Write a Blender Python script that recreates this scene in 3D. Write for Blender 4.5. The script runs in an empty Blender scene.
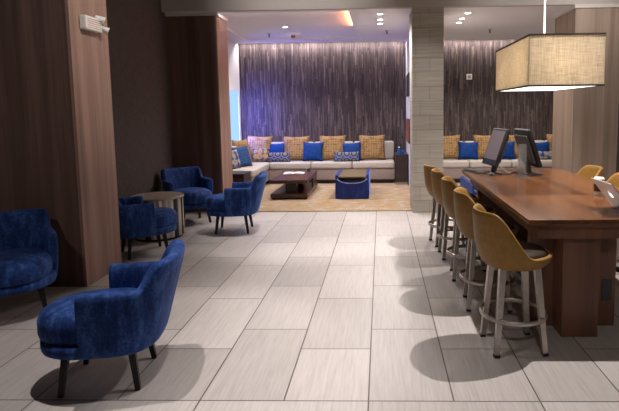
import bpy, bmesh, math, random
from mathutils import Vector, Matrix
PI = math.pi
R = math.radians
sc = bpy.context.scene
C = sc.collection
rnd = random.Random(7)

# ------------------------------------------------------------------ materials
class NT:
    def __init__(s, name):
        s.m = bpy.data.materials.new(name); s.m.use_nodes = True
        s.t = s.m.node_tree; s.b = s.t.nodes['Principled BSDF']; s.out = s.t.nodes['Material Output']
    def n(s, typ, **kw):
        o = s.t.nodes.new(typ)
        for k, v in kw.items():
            if k in o.inputs: 
                o.inputs[k].default_value = v
            else: setattr(o, k, v)
        return o
    def l(s, a, b): s.t.links.new(a, b)
    def set(s, **kw):
        for k, v in kw.items(): s.b.inputs[k.replace('_', ' ')].default_value = v
    def obj(s, scale=(1, 1, 1), rot=(0, 0, 0), loc=(0, 0, 0)):
        tc = s.n('ShaderNodeTexCoord'); mp = s.n('ShaderNodeMapping')
        s.l(tc.outputs['Object'], mp.inputs['Vector'])
        mp.inputs['Scale'].default_value = scale; mp.inputs['Rotation'].default_value = rot; mp.inputs['Location'].default_value = loc
        return mp.outputs['Vector']
    def noise(s, vec, scale, detail=4, rough=.55):
        o = s.n('ShaderNodeTexNoise'); o.inputs['Scale'].default_value = scale
        o.inputs['Detail'].default_value = detail; o.inputs['Roughness'].default_value = rough
        if vec: s.l(vec, o.inputs['Vector'])
        return o.outputs['Fac']
    def ramp(s, fac, stops, interp='LINEAR'):
        o = s.n('ShaderNodeValToRGB'); cr = o.color_ramp; cr.interpolation = interp
        while len(cr.elements) < len(stops): cr.elements.new(.5)
        for e, (p, c) in zip(cr.elements, stops): e.position = p; e.color = (*c, 1)
        s.l(fac, o.inputs['Fac']); return o.outputs['Color']
    def mix(s, fac, a, b, mode='MIX'):
        o = s.n('ShaderNodeMix'); o.data_type = 'RGBA'; o.blend_type = mode
        for sock, v in ((o.inputs[0], fac), (o.inputs[6], a), (o.inputs[7], b)):
            if isinstance(v, (int, float)): sock.default_value = v
            elif isinstance(v, tuple): sock.default_value = (*v, 1) if len(v) == 3 else v
            else: s.l(v, sock)
        return o.outputs[2]
    def bump(s, h, strength=.3, dist=.01):
        o = s.n('ShaderNodeBump'); o.inputs['Strength'].default_value = strength; o.inputs['Distance'].default_value = dist
        s.l(h, o.inputs['Height']); s.l(o.outputs['Normal'], s.b.inputs['Normal'])
    def col(s, c): s.l(c, s.b.inputs['Base Color'])

def srgb(r, g, b):
    f = lambda c: c/255/12.92 if c/255 <= .04045 else ((c/255+.055)/1.055)**2.4
    return (f(r), f(g), f(b))

def plain(name, c, rough=.5, metal=0., noise=.0, **kw):
    t = NT(name); t.set(Roughness=rough, Metallic=metal)
    if noise:
        v = t.obj(); f = t.noise(v, 30)
        t.col(t.ramp(f, [(.3, tuple(x*(1-noise) for x in c)), (.7, tuple(min(1, x*(1+noise)) for x in c))]))
    else: t.b.inputs['Base Color'].default_value = (*c, 1)
    for k, v in kw.items(): t.b.inputs[k.replace('_', ' ')].default_value = v
    return t.m

def wood(name, dark, light, axis='Z', rough=.45, scale=1., spec=.5):
    t = NT(name)
    s = [6.5, 6.5, 6.5]; s['XYZ'.index(axis)] = .22
    v = t.obj(tuple(x*scale for x in s))
    a = t.noise(v, 1.1, 3, .5); b = t.noise(v, 7., 5, .7)
    c1 = t.ramp(a, [(.36, dark), (.64, light)])
    c2 = t.mix(.3, c1, t.ramp(b, [(.35, dark), (.65, light)]))
    t.col(c2); t.set(Roughness=rough, Specular_IOR_Level=spec)
    t.bump(b, .06, .004)
    return t.m

def emit(name, c, strength):
    t = NT(name); t.b.inputs['Base Color'].default_value = (0, 0, 0, 1)
    t.b.inputs['Emission Color'].default_value = (*c, 1); t.b.inputs['Emission Strength'].default_value = strength
    return t.m

M = {}
# floor tiles: plank tiles in third-offset courses beyond a cross joint, broad border tiles nearer
def floor_mat():
    t = NT('stone_tile')
    X0, W, L = -.0851, .48477, .96954
    def brick(ux, vy, bw, rh, off, seed=0):
        mp = t.n('ShaderNodeCombineXYZ')
        t.l(ux, mp.inputs[0]); t.l(vy, mp.inputs[1])
        o = t.n('ShaderNodeTexBrick'); o.offset = off; o.offset_frequency = 2; o.squash = 1; o.squash_frequency = 2
        o.inputs['Scale'].default_value = 1; o.inputs['Brick Width'].default_value = bw; o.inputs['Row Height'].default_value = rh
        o.inputs['Mortar Size'].default_value = .0045; o.inputs['Mortar Smooth'].default_value = .1; o.inputs['Bias'].default_value = 0
        o.inputs['Color1'].default_value = (0, 0, 0, 1); o.inputs['Color2'].default_value = (1, 1, 1, 1)
        o.inputs['Mortar'].default_value = (.5, .5, .5, 1)
        t.l(mp.outputs[0], o.inputs['Vector']); return o
    tc = t.n('ShaderNodeTexCoord'); sp = t.n('ShaderNodeSeparateXYZ'); t.l(tc.outputs['Object'], sp.inputs[0])
    def add(s, k):
        m = t.n('ShaderNodeMath'); m.operation = 'ADD'; t.l(s, m.inputs[0]); m.inputs[1].default_value = k; return m.outputs[0]
    X, Y = sp.outputs[0], sp.outputs[1]
    A = brick(add(Y, -3.445+20*L), add(X, -X0+40*W), L, W, 2/3)
    B = brick(add(X, -X0+20*L), add(Y, -2.798+40*W), L, W, .0)
    g = t.n('ShaderNodeMath'); g.operation = 'GREATER_THAN'; t.l(Y, g.inputs[0]); g.inputs[1].default_value = 2.798
    tint = t.mix(g.outputs[0], B.outputs['Color'], A.outputs['Color'])
    mort = t.mix(g.outputs[0], B.outputs['Fac'], A.outputs['Fac'])
    # cross joint
    d = t.n('ShaderNodeMath'); d.operation = 'COMPARE'; t.l(Y, d.inputs[0]); d.inputs[1].default_value = 2.798; d.inputs[2].default_value = .004
    mx = t.n('ShaderNodeMath'); mx.operation = 'MAXIMUM'; t.l(mort, mx.inputs[0]); t.l(d.outputs[0], mx.inputs[1])
    # veins run along the tile, shifted per tile
    cmb = t.n('ShaderNodeVectorMath'); cmb.operation = 'ADD'
    sc_ = t.n('ShaderNodeVectorMath'); sc_.operation = 'SCALE'; t.l(tint, sc_.inputs[0]); sc_.inputs['Scale'].default_value = 7.3
    t.l(tc.outputs['Object'], cmb.inputs[0]); t.l(sc_.outputs[0], cmb.inputs[1])
    mp = t.n('ShaderNodeMapping'); t.l(cmb.outputs[0], mp.inputs['Vector'])
    mp.inputs['Rotation'].default_value = (0, 0, R(1.5)); mp.inputs['Scale'].default_value = (26, 1.3, 1)
    v1 = t.noise(mp.outputs[0], 2.2, 6, .7)
    base = t.ramp(v1, [(.28, srgb(169, 162, 158)), (.5, srgb(184, 177, 173)), (.74, srgb(196, 189, 185))])
    tone = t.ramp(tint, [(0, (.86, .85, .84)), (1, (1.06, 1.05, 1.04))])
    c = t.mix(1., base, tone, 'MULTIPLY')
    c = t.mix(mx.outputs[0], c, srgb(88, 81, 78))
    t.col(c); t.set(Roughness=.38, Specular_IOR_Level=.35)
    inv = t.n('ShaderNodeMath'); inv.operation = 'SUBTRACT'; inv.inputs[0].default_value = 1; t.l(mx.outputs[0], inv.inputs[1])
    t.bump(inv.outputs[0], .25, .003)
    return t.m
M['floor'] = floor_mat()

def mosaic_mat():
    t = NT('timber_strip_wall')
    tc = t.n('ShaderNodeTexCoord'); sp = t.n('ShaderNodeSeparateXYZ'); t.l(tc.outputs['Object'], sp.inputs[0])
    def m(op, a, b=None):
        o = t.n('ShaderNodeMath'); o.operation = op
        for i, v in enumerate((a, b)):
            if v is None: continue
            if isinstance(v, (int, float)): o.inputs[i].default_value = v
            else: t.l(v, o.inputs[i])
        return o.outputs[0]
    def layer(w, base, seed):
        xs = m('DIVIDE', m('ADD', sp.outputs[0], 30+seed), w); ci = m('FLOOR', xs)
        wn = t.n('ShaderNodeTexWhiteNoise'); wn.noise_dimensions = '1D'; t.l(ci, wn.inputs['W'])
        rv = wn.outputs['Value']
        zz = m('ADD', m('MULTIPLY', sp.outputs[2], m('ADD', m('MULTIPLY', rv, base), base*.7)), m('MULTIPLY', rv, 37.7))
        cb = t.n('ShaderNodeCombineXYZ'); t.l(ci, cb.inputs[0]); t.l(m('FLOOR', zz), cb.inputs[1])
        w2 = t.n('ShaderNodeTexWhiteNoise'); w2.noise_dimensions = '2D'; t.l(cb.outputs[0], w2.inputs['Vector'])
        edge = m('ABSOLUTE', m('SUBTRACT', m('FRACT', xs), .5))
        return w2.outputs['Value'], edge
    a, e1 = layer(.021, 2.6, 0.); b, e2 = layer(.047, 1.4, .013)
    c = m('ADD', m('MULTIPLY', a, .6), m('MULTIPLY', b, .4))
    f = t.noise(t.obj((70, 70, 5)), 1., 4, .6)
    c2 = m('ADD', m('MULTIPLY', c, .7), m('MULTIPLY', f, .3))
    col = t.ramp(c2, [(.2, srgb(46, 37, 38)), (.5, srgb(72, 60, 59)), (.66, srgb(86, 74, 71)), (.82, srgb(110, 97, 92))])
    gap = m('GREATER_THAN', e1, .46)
    t.col(t.mix(gap, col, srgb(34, 27, 28)))
    t.set(Roughness=.6, Specular_IOR_Level=.25)
    t.bump(c, .03, .004)
    return t.m
M['mosaic'] = mosaic_mat()

def stone_mat():
    t = NT('split_face_stone')
    tc = t.n('ShaderNodeTexCoord'); sp = t.n('ShaderNodeSeparateXYZ'); t.l(tc.outputs['Object'], sp.inputs[0])
    ad = t.n('ShaderNodeMath'); ad.operation = 'ADD'; t.l(sp.outputs[0], ad.inputs[0]); t.l(sp.outputs[1], ad.inputs[1])
    cb = t.n('ShaderNodeCombineXYZ'); t.l(ad.outputs[0], cb.inputs[0]); t.l(sp.outputs[2], cb.inputs[1])
    mp = t.n('ShaderNodeMapping'); t.l(cb.outputs[0], mp.inputs['Vector']); mp.inputs['Location'].default_value = (20.15, 20.05, 0)
    o = t.n('ShaderNodeTexBrick'); o.offset = .42; o.offset_frequency = 2; o.squash = .7; o.squash_frequency = 3
    o.inputs['Scale'].default_value = 1; o.inputs['Brick Width'].default_value = .52; o.inputs['Row Height'].default_value = .225
    o.inputs['Mortar Size'].default_value = .004; o.inputs['Mortar Smooth'].default_value = .2
    o.inputs['Color1'].default_value = (*srgb(158, 150, 138), 1); o.inputs['Color2'].default_value = (*srgb(172, 164, 151), 1)
    o.inputs['Mortar'].default_value = (*srgb(112, 104, 94), 1)
    t.l(mp.outputs[0], o.inputs['Vector'])
    v = t.obj((1.5, 1.5, 30)); f = t.noise(v, 1.2, 4, .6)
    c = t.mix(.35, o.outputs['Color'], t.ramp(f, [(.3, srgb(125, 117, 105)), (.7, srgb(190, 183, 170))]))
    t.col(c); t.set(Roughness=.75)
    t.bump(c, .4, .01)
    return t.m
M['stone'] = stone_mat()
M['walnut'] = wood('walnut_panel', srgb(118, 92, 80), srgb(158, 128, 112), 'Z', .5, 1., .3)  # lighter copy for the pier ends, light put into the colour
M['walnut_dark'] = wood('dark_walnut_panel', srgb(76, 57, 51), srgb(116, 90, 80), 'Z', .5, 1., .3)  # same walnut darkened for the pier fronts, shade put into the colour
M['oak_grey'] = wood('greyed_oak_panel', srgb(122, 104, 90), srgb(158, 138, 122), 'Z', .5, 1., .3)
M['table'] = wood('cherry_table_wood', srgb(80, 48, 29), srgb(122, 79, 48), 'Y', .22, .8, .6)
M['table_leg'] = wood('cherry_leg_wood', srgb(88, 58, 44), srgb(122, 84, 62), 'Z', .35, .8, .4)
M['mahogany'] = wood('dark_mahogany', srgb(48, 26, 22), srgb(82, 46, 36), 'Y', .3, 1., .5)
M['espresso'] = wood('espresso_wood', srgb(36, 27, 26), srgb(58, 44, 40), 'X', .35, 1., .5)

def wallpaper():
    t = NT('woven_wallcovering'); v = t.obj((1, 1, 1))
    a = t.noise(t.obj((160, 160, 12)), 1, 2); b = t.noise(t.obj((12, 12, 160)), 1, 2)
    c = t.mix(.5, a, b)
    t.col(t.ramp(c, [(.35, srgb(50, 42, 40)), (.65, srgb(88, 76, 71))])); t.set(Roughness=.85); t.bump(c, .3, .003); return t.m
M['weave'] = wallpaper()
M['white'] = plain('white_paint', srgb(214, 210, 208), .6)
M['ceil'] = plain('ceiling_paint', srgb(214, 208, 208), .8)
M['beam'] = plain('taupe_paint', srgb(172, 164, 158), .8)
M['trimwhite'] = plain('pale_trim', srgb(190, 182, 174), .5)
M['darkwall'] = plain('dark_wall_paint', srgb(48, 40, 40), .8)
M['black'] = plain('black_plastic', srgb(24, 24, 27), .4)
M['charcoal'] = plain('charcoal_plastic', srgb(52, 51, 54), .45)
M['blackmetal'] = plain('dark_metal', srgb(40, 36, 36), .4, .6)
M['whiteplastic'] = plain('white_plastic', srgb(225, 222, 216), .4)
M['steel'] = plain('brushed_steel', srgb(178, 170, 162), .38, .85, .08)
M['alu'] = plain('silver_aluminium', srgb(176, 178, 184), .35, .8)
M['brass'] = plain('brass', srgb(170, 130, 70), .3, .9)

def velvet(name, dark, mid, light, scale=1.):
    t = NT(name); v = t.obj()
    a = t.noise(t.obj((3.2, 3.2, .9)), 5*scale, 5, .65); b = t.noise(v, 60*scale, 3, .7)
    c = t.mix(.35, a, b)
    t.col(t.ramp(c, [(.36, dark), (.5, mid), (.66, light)]))
    t.set(Roughness=.75, Sheen_Weight=.45, Sheen_Roughness=.35, Specular_IOR_Level=.15)
    t.b.inputs['Sheen Tint'].default_value = (*srgb(120, 150, 225), 1)
    t.bump(b, .25, .004); return t.m
M['velvet'] = velvet('blue_velvet', srgb(20, 36, 78), srgb(34, 60, 118), srgb(68, 100, 160))
M['navy_fabric'] = velvet('navy_fabric', srgb(30, 40, 92), srgb(42, 54, 116), srgb(58, 72, 138))
def fabric(name, a, b, scale=60, rough=.9, bump=.2):
    t = NT(name); v = t.obj(); f = t.noise(v, scale, 3, .7)
    t.col(t.ramp(f, [(.35, a), (.65, b)])); t.set(Roughness=rough, Specular_IOR_Level=.15); t.bump(f, bump, .003); return t.m
M['sofa'] = fabric('cream_upholstery', srgb(166, 157, 149), srgb(192, 183, 174), 90)
M['sofa_base'] = fabric('mauve_upholstery', srgb(134, 118, 114), srgb(158, 141, 136), 90)
M['royal'] = fabric('royal_blue_satin', srgb(8, 42, 98), srgb(16, 62, 130), 14, .6)
M['navy'] = fabric('navy_trim_fabric', srgb(16, 26, 66), srgb(28, 42, 92), 40)
M['steelblue'] = fabric('slate_blue_linen', srgb(28, 50, 90), srgb(56, 84, 128), 40)
def damask(name, a, b, scale, bands=None):
    t = NT(name); v = t.obj()
    o = t.n('ShaderNodeTexVoronoi'); o.inputs['Scale'].default_value = scale; o.inputs['Randomness'].default_value = .25; t.l(v, o.inputs['Vector'])
    f = t.noise(v, 9, 3)
    c = t.mix(.45, o.outputs['Distance'], f)
    t.col(t.ramp(c, [(.24, a), (.40, b), (.46, b), (.62, a)])); t.set(Roughness=.75, Specular_IOR_Level=.2); t.bump(c, .2, .003); return t.m
M['gold'] = damask('gold_damask', srgb(112, 84, 50), srgb(156, 124, 84), 18)
M['floral'] = damask('floral_brocade', srgb(60, 62, 84), srgb(178, 146, 100), 9)
M['striped'] = damask('blue_tan_print', srgb(30, 52, 108), srgb(150, 138, 126), 8)
def bolster_mat():
    t = NT('medallion_print'); tc = t.n('ShaderNodeTexCoord')
    mp = t.n('ShaderNodeMapping'); t.l(tc.outputs['Object'], mp.inputs['Vector']); mp.inputs['Location'].default_value = (.0, 0, -.1)
    mp.inputs['Scale'].default_value = (6.2, 0, 6.2)
    o = t.n('ShaderNodeTexVoronoi'); o.inputs['Scale'].default_value = 1; o.inputs['Randomness'].default_value = 0.; t.l(mp.outputs[0], o.inputs['Vector'])
    t.col(t.ramp(o.outputs['Distance'], [(.0, srgb(124, 112, 102)), (.24, srgb(124, 112, 102)), (.27, srgb(28, 36, 72)), (.40, srgb(28, 36, 72)), (.44, srgb(112, 118, 150)), (.62, srgb(56, 66, 116)), (.66, srgb(26, 34, 76))]))
    t.set(Roughness=.8); return t.m
M['bolster'] = bolster_mat()
def rug_mat():
    t = NT('mottled_rug'); v = t.obj((1, 1.6, 1)); a = t.noise(v, 4.5, 6, .75); b = t.noise(v, 40, 2)
    c = t.mix(.2, a, b)
    t.col(t.ramp(c, [(.34, srgb(128, 100, 72)), (.45, srgb(172, 140, 98)), (.54, srgb(160, 146, 130)), (.64, srgb(196, 180, 158))]))
    t.set(Roughness=.95, Specular_IOR_Level=.1); t.bump(b, .4, .006); return t.m
M['rug'] = rug_mat()
M['mustard'] = plain('mustard_leather', srgb(136, 100, 46), .5, 0, .12, Specular_IOR_Level=.3)
M['brownleather'] = plain('brown_leather', srgb(52, 38, 28), .6, 0, .12, Specular_IOR_Level=.15)
def burlap():
    t = NT('burlap_shade'); tc = t.n('ShaderNodeTexCoord')
    sp = t.n('ShaderNodeSeparateXYZ'); t.l(tc.outputs['Object'], sp.inputs[0])
    a = t.noise(t.obj((10, 10, 170)), 1, 3, .7); b = t.noise(t.obj((170, 170, 10)), 1, 3, .7)
    c = t.mix(.5, a, b)
    colr = t.ramp(c, [(.34, srgb(172, 158, 138)), (.5, srgb(210, 198, 178)), (.66, srgb(232, 222, 206))])
    t.col(colr); t.set(Roughness=.9, Specular_IOR_Level=.05)
    tr = t.n('ShaderNodeBsdfTranslucent'); t.l(colr, tr.inputs['Color'])
    mx = t.n('ShaderNodeMixShader'); mx.inputs[0].default_value = .45
    t.l(t.b.outputs[0], mx.inputs[1]); t.l(tr.outputs[0], mx.inputs[2]); t.l(mx.outputs[0], t.out.inputs['Surface'])
    return t.m
M['burlap'] = burlap()
M['trimdark'] = plain('dark_binding', srgb(52, 34, 34), .7)
M['lampglow'] = emit('lamp_diffuser', (1., .93, .84), 2.2)
M['led'] = emit('led_strip', (1., .93, .92), 7.)
M['spotglow'] = emit('downlight_lens', (1., .96, .95), 9.)
M['window'] = emit('lit_frosted_pane', (.36, .62, 1.), 1.1)
M['logo'] = emit('lid_glow', (.85, .88, 1.), 2.5)
M['screen'] = plain('grey_screen', srgb(150, 140, 146), .5)
def glass(name, c, rough=.05, w=1.):
    t = NT(name); t.b.inputs['Base Color'].default_value = (*c, 1); t.set(Roughness=rough, Transmission_Weight=w, IOR=1.3); return t.m
M['acrylic'] = glass('clear_acrylic', (.5, .52, .55), .15, .85)
M['blueglass'] = glass('blue_glass', srgb(60, 120, 210), .1, .6)
M['artdark'] = plain('dark_picture', srgb(44, 48, 70), .3)
M['artred'] = fabric('rust_red_picture', srgb(150, 52, 34), srgb(186, 84, 56), 5, .5)
M['paper'] = plain('white_paper', srgb(220, 216, 214), .6)
M['cupsleeve'] = plain('kraft_sleeve', srgb(88, 56, 36), .8)
M['orangeled'] = emit('orange_led', (1., .28, .08), 3.)

# ------------------------------------------------------------------ mesh helpers
def obj(name, bm, mat, parent=None, smooth=False, bevel=0, sub=0, seg=2, solid=0):
    me = bpy.data.meshes.new(name)
    bmesh.ops.recalc_face_normals(bm, faces=bm.faces)
    bm.to_mesh(me); bm.free()
    if mat: me.materials.append(mat)
    o = bpy.data.objects.new(name, me); C.objects.link(o)
    if parent: o.parent = parent
    if solid:
        m = o.modifiers.new('s', 'SOLIDIFY'); m.thickness = solid; m.offset = 0
    if bevel:
        m = o.modifiers.new('b', 'BEVEL'); m.width = bevel; m.segments = seg; m.limit_method = 'ANGLE'; m.angle_limit = R(40)
    if sub:
        m = o.modifiers.new('u', 'SUBSURF'); m.levels = sub; m.render_levels = sub
    if smooth or bevel:
        for p in me.polygons: p.use_smooth = True
        if not sub and not smooth:
            for p in me.polygons: p.use_smooth = False
    return o
def thing(name, label, cat, loc=(0, 0, 0), rz=0, group=None):
    o = bpy.data.objects.new(name, None); C.objects.link(o); o.location = loc; o.rotation_euler = (0, 0, rz)
    o.empty_display_size = .1
    return tag(o, label, cat, group)
def tag(o, label, cat, group=None):
    o['label'] = label; o['category'] = cat
    if group: o['group'] = group
    return o
def struct(name, bm, mat, parent=None, **kw):
    o = obj(name, bm, mat, parent, **kw)
    if not parent: o['kind'] = 'structure'
    return o
def box(bm, x0, x1, y0, y1, z0, z1, mat=None):
    vs = [bm.verts.new(Vector(p)) for p in ((x0, y0, z0), (x1, y0, z0), (x1, y1, z0), (x0, y1, z0), (x0, y0, z1), (x1, y0, z1), (x1, y1, z1), (x0, y1, z1))]
    if mat: 
        for v in vs: v.co = mat @ v.co
    for f in ((3, 2, 1, 0), (4, 5, 6, 7), (0, 1, 5, 4), (1, 2, 6, 5), (2, 3, 7, 6), (3, 0, 4, 7)): bm.faces.new([vs[i] for i in f])
    return bm
def bx(*a, mat=None): return box(bmesh.new(), *a, mat=mat)
def frustum(bm, a, b, ra, rb, n=12, rot=0, caps=True):
    """tapered bar from point a (radius ra) to b"""
    a, b = Vector(a), Vector(b); d = (b-a).normalized()
    up = Vector((0, 1, 0)) if abs(d.z) > .7 else Vector((0, 0, 1))
    u = d.cross(up).normalized(); v = d.cross(u)
    A = []; B = []
    for i in range(n):
        t = rot+2*PI*i/n; k = u*math.cos(t)+v*math.sin(t)
        A.append(bm.verts.new(a+k*ra)); B.append(bm.verts.new(b+k*rb))
    for i in range(n): bm.faces.new((A[i], A[(i+1) % n], B[(i+1) % n], B[i]))
    if caps: bm.faces.new(A[::-1]); bm.faces.new(B)
    return bm
def tube(bm, pts, r, n=6):
    for p, q in zip(pts, pts[1:]): frustum(bm, p, q, r, r, n)
    return bm
def lathe(bm, prof, n=32, cx=0, cy=0, cap=True):
    rings = []
    for r, z in prof:
        rings.append([bm.verts.new((cx+r*math.cos(2*PI*i/n), cy+r*math.sin(2*PI*i/n), z)) for i in range(n)])
    for a, b in zip(rings, rings[1:]):
        for i in range(n): bm.faces.new((a[i], a[(i+1) % n], b[(i+1) % n], b[i]))
    if cap: bm.faces.new(rings[0][::-1]); bm.faces.new(rings[-1])
    return bm
def torus(bm, r, t, z, n=40, m=8, tz=None, th=None):
    tz = tz or t; V = []
    for i in range(n):
        a = 2*PI*i/n
        V.append([bm.verts.new(((r+t*math.cos(2*PI*j/m))*math.cos(a), (r+t*math.cos(2*PI*j/m))*math.sin(a), z+tz*math.sin(2*PI*j/m))) for j in range(m)])
    for i in range(n):
        for j in range(m): bm.faces.new((V[i][j], V[(i+1) % n][j], V[(i+1) % n][(j+1) % m], V[i][(j+1) % m]))
    return bm
def dup(root, loc=None, rz=None, label=None):
    r = root.copy(); C.objects.link(r)
    if loc is not None: r.location = loc
    if rz is not None: r.rotation_euler = (0, 0, rz)
    if label: r['label'] = label
    for ch in list(root.children):
        c = ch.copy(); C.objects.link(c); c.parent = r
        for g in ch.children:
            d = g.copy(); C.objects.link(d); d.parent = c
    return r

# ------------------------------------------------------------------ the room
CZ = 3.86      # near ceiling
FZ = 3.215     # lounge ceiling
WY = 12.33     # back wall
struct('floor', bx(-6, 6, -2, WY+.3, -.1, 0), M['floor'])
rug = obj('area_rug', bx(-3.28, .585, 8.335, 12.28, .001, .014), M['rug'])
tag(rug, 'gold and cream mottled rug covering the lounge floor under the low tables', 'rug')
struct('ceiling', bx(-6, 6, -2, 8.3, CZ, CZ+.1), M['beam'])
# lounge ceiling with a shallow tray over the left lounge
bm = bmesh.new()
tx0, tx1, ty0, ty1 = -2.95, -.5, 8.42, 11.65
box(bm, -4, tx0, 8.3, WY-.16, FZ, FZ+.06); box(bm, tx1, 6, 8.3, WY-.16, FZ, FZ+.06)
box(bm, tx0, tx1, 8.3, ty0, FZ, FZ+.06); box(bm, tx0, tx1, ty1, WY-.16, FZ, FZ+.06)
struct('ceiling_lounge', bm, M['ceil'])
struct('ceiling_tray', bx(tx0, tx1, ty0, ty1, FZ+.055, FZ+.115), M['ceil'])
struct('ceiling_slot', bx(-4, 6, WY-.3, WY+.05, FZ+.25, FZ+.3), M['ceil'])
struct('trim_2', bx(-4, 6, WY-.2, WY-.16, FZ+.06, FZ+.25), M['ceil'])
# bulkhead
struct('wall_bulkhead', bx(-6, 6, 8.2, 8.3, FZ, CZ), M['beam'])
# back wall
struct('wall_back', bx(-3.5, 6, WY, WY+.15, 0, FZ+.3), M['mosaic'])
# left side
P1X, P1a, P1b = -2.82, 4.74, 5.40
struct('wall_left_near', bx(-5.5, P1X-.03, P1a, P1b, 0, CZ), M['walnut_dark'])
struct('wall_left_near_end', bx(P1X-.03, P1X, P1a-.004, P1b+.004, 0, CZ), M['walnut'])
struct('wall_left_recess', bx(-3.55, -3.41, P1b, 8.36, 0, CZ), M['weave'])
P2X = -2.60
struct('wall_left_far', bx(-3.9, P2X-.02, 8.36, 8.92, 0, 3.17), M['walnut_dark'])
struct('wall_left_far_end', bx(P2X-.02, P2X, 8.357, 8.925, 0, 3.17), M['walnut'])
struct('trim_3', bx(-3.9, P2X+.02, 8.33, 8.94, 3.17, FZ), M['trimwhite'])
struct('wall_left_lounge', bx(-3.5, -3.34, 8.92, WY, 0, FZ+.3), M['white'])
# lit window in the lounge side wall
w = struct('window_1', bx(-3.345, -3.325, 10.7, 12.1, .95, 2.12), M['window'])
bm = bmesh.new()
for a in ((10.66, 12.14, .91, .95), (10.66, 12.14, 2.12, 2.16), (10.66, 10.7, .95, 2.12), (12.1, 12.14, .95, 2.12)): box(bm, -3.345, -3.31, *a)
obj('window_frame', bm, M['white'], w)
# stone column and partition behind it
struct('wall_column', bx(.497, .985, 8.2, 8.9, 0, FZ), M['stone'])
struct('wall_partition', bx(.6, .985, 8.9, WY, 0, FZ+.25), M['white'])
# right-hand panelled pier
RX = 3.0
struct('wall_right_pier', bx(RX, 3.7, 8.21, 9.15, 0, 3.16), M['oak_grey'])
struct('trim_4', bx(RX-.02, 3.72, 8.19, 9.17, 3.16, FZ), M['trimwhite'])
struct('wall_right_far', bx(5.2, 5.35, 8.3, WY, 0, FZ+.3), M['darkwall'])
struct('wall_right', bx(5.2, 5.35, -2, 8.3, 0, CZ), M['darkwall'])
struct('wall_left', bx(-5.6, -5.45, -2, P1a, 0, CZ), M['darkwall'])
struct('wall_front', bx(-6, 6, -2.1, -2, 0, CZ), M['beam'])
struct('baseboard_back', bx(.985, 5.2, WY-.02, WY, 0, .1), M['espresso'])

# LED slot at the top of the back wall
led = obj('cove_light_strip', bx(-3.3, .58, WY-.10, WY-.06, FZ+.03, FZ+.05), M['led'])
tag(led, 'thin white light strip along top of dark timber wall, left of column', 'light', )
led2 = obj('cove_light_strip', bx(1.0, 5.15, WY-.10, WY-.06, FZ+.03, FZ+.05), M['led'])
tag(led2, 'thin white light strip along top of timber wall, right of column', 'light')

# ------------------------------------------------------------------ ceiling fittings
def downlight(x, y, z, label, group=None, r=.055):
    t = thing('ceiling_downlight', label, 'light', (x, y, z), 0, group)
    bm = torus(bmesh.new(), r, .016, -.003, 28, 8, .008); obj('trim_ring', bm, M['whiteplastic'], t, smooth=True)
    obj('lens', lathe(bmesh.new(), [(r-.01, -.012), (r-.012, -.002)], 24), M['spotglow'], t)
    return t
for i, y in enumerate((8.68, 9.2, 9.63)):
    downlight(.003, y, FZ, ('nearest', 'middle', 'farthest')[i]+' of the three small lit downlights in a row left of the stone column', 'row of downlights over the left lounge')
for i, (x, y) in enumerate(((1.445, 8.73), (1.427, 9.24), (1.438, 9.66))):
    downlight(x, y, FZ, ('nearest', 'middle', 'farthest')[i]+' of the three small lit downlights in a row right of the stone column', 'row of downlights over the right lounge')
downlight(-1.83, 10.18, FZ+.055, 'single lit downlight in front of the round ceiling detector')
downlight(3.207, 9.842-.5, FZ, 'small downlight at the ceiling edge behind the panelled right pier') if False else None
def sprinkler(x, y, z, label):
    t = thing('sprinkler_head', label, 'sprinkler', (x, y, z), 0, 'ceiling sprinklers')
    obj('escutcheon', lathe(bmesh.new(), [(.04, .012), (.04, -.002), (.035, -.012), (.015, -.016)], 20), M['steel'], t, smooth=True)
    obj('body', lathe(bmesh.new(), [(.014, -.016), (.012, -.05), (.006, -.06)], 12), M['blackmetal'], t)
    obj('deflector', lathe(bmesh.new(), [(.026, -.064), (.024, -.07)], 16), M['blackmetal'], t)
sprinkler(-2.33, 11.04, FZ+.055, 'small dark ceiling sprinkler left of the round detector')
sprinkler(.14, 10.5, FZ, 'small dark ceiling sprinkler behind the left row of downlights')
sprinkler(2.188, 10.58, FZ, 'small dark ceiling sprinkler behind the right row of downlights')
t = thing('smoke_detector', 'round pale ceiling detector with a small yellowish nub in the lounge', 'detector', (-1.83, 11.09, FZ+.055))
obj('base', lathe(bmesh.new(), [(.17, .002), (.17, -.012), (.13, -.03), (.08, -.045)], 32), M['whiteplastic'], t, smooth=False)
obj('sensor', lathe(bmesh.new(), [(.05, -.045), (.045, -.08), (.02, -.095)], 20), M['brass'], t, smooth=True)
# wall plate
t = thing('thermostat', 'small square white wall plate on the dark timber wall right of column', 'thermostat', (2.08, WY, 2.39))
obj('plate', bx(-.065, .065, -.018, .002, -.065, .065), M['whiteplastic'], t, bevel=.006)
obj('display', bx(-.035, .035, -.022, -.018, -.03, .03), plain('grey_display', srgb(150, 146, 140), .4), t)

# emergency light on the near left pier
t = thing('emergency_light', 'white twin-head emergency light high on the wood-panelled left pier', 'light', (P1X, 5.04, 2.5))
obj('housing', bx(0, .07, -.15, .13, -.06, .07), M['whiteplastic'], t, bevel=.012)
for y, zz in ((.17, .0), (.10, .09)):
    h = frustum(bmesh.new(), (.03, y-.02, zz), (.10, y+.02, zz-.035), .018, .036, 16)
    obj('lamp_head', h, M['whiteplastic'], t, bevel=.004)
bm = bmesh.new()
for k in range(5): box(bm, .0705, .0735, -.13, .11, -.04+.02*k, -.034+.02*k)
obj('vent', bm, M['steel'], t)

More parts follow.
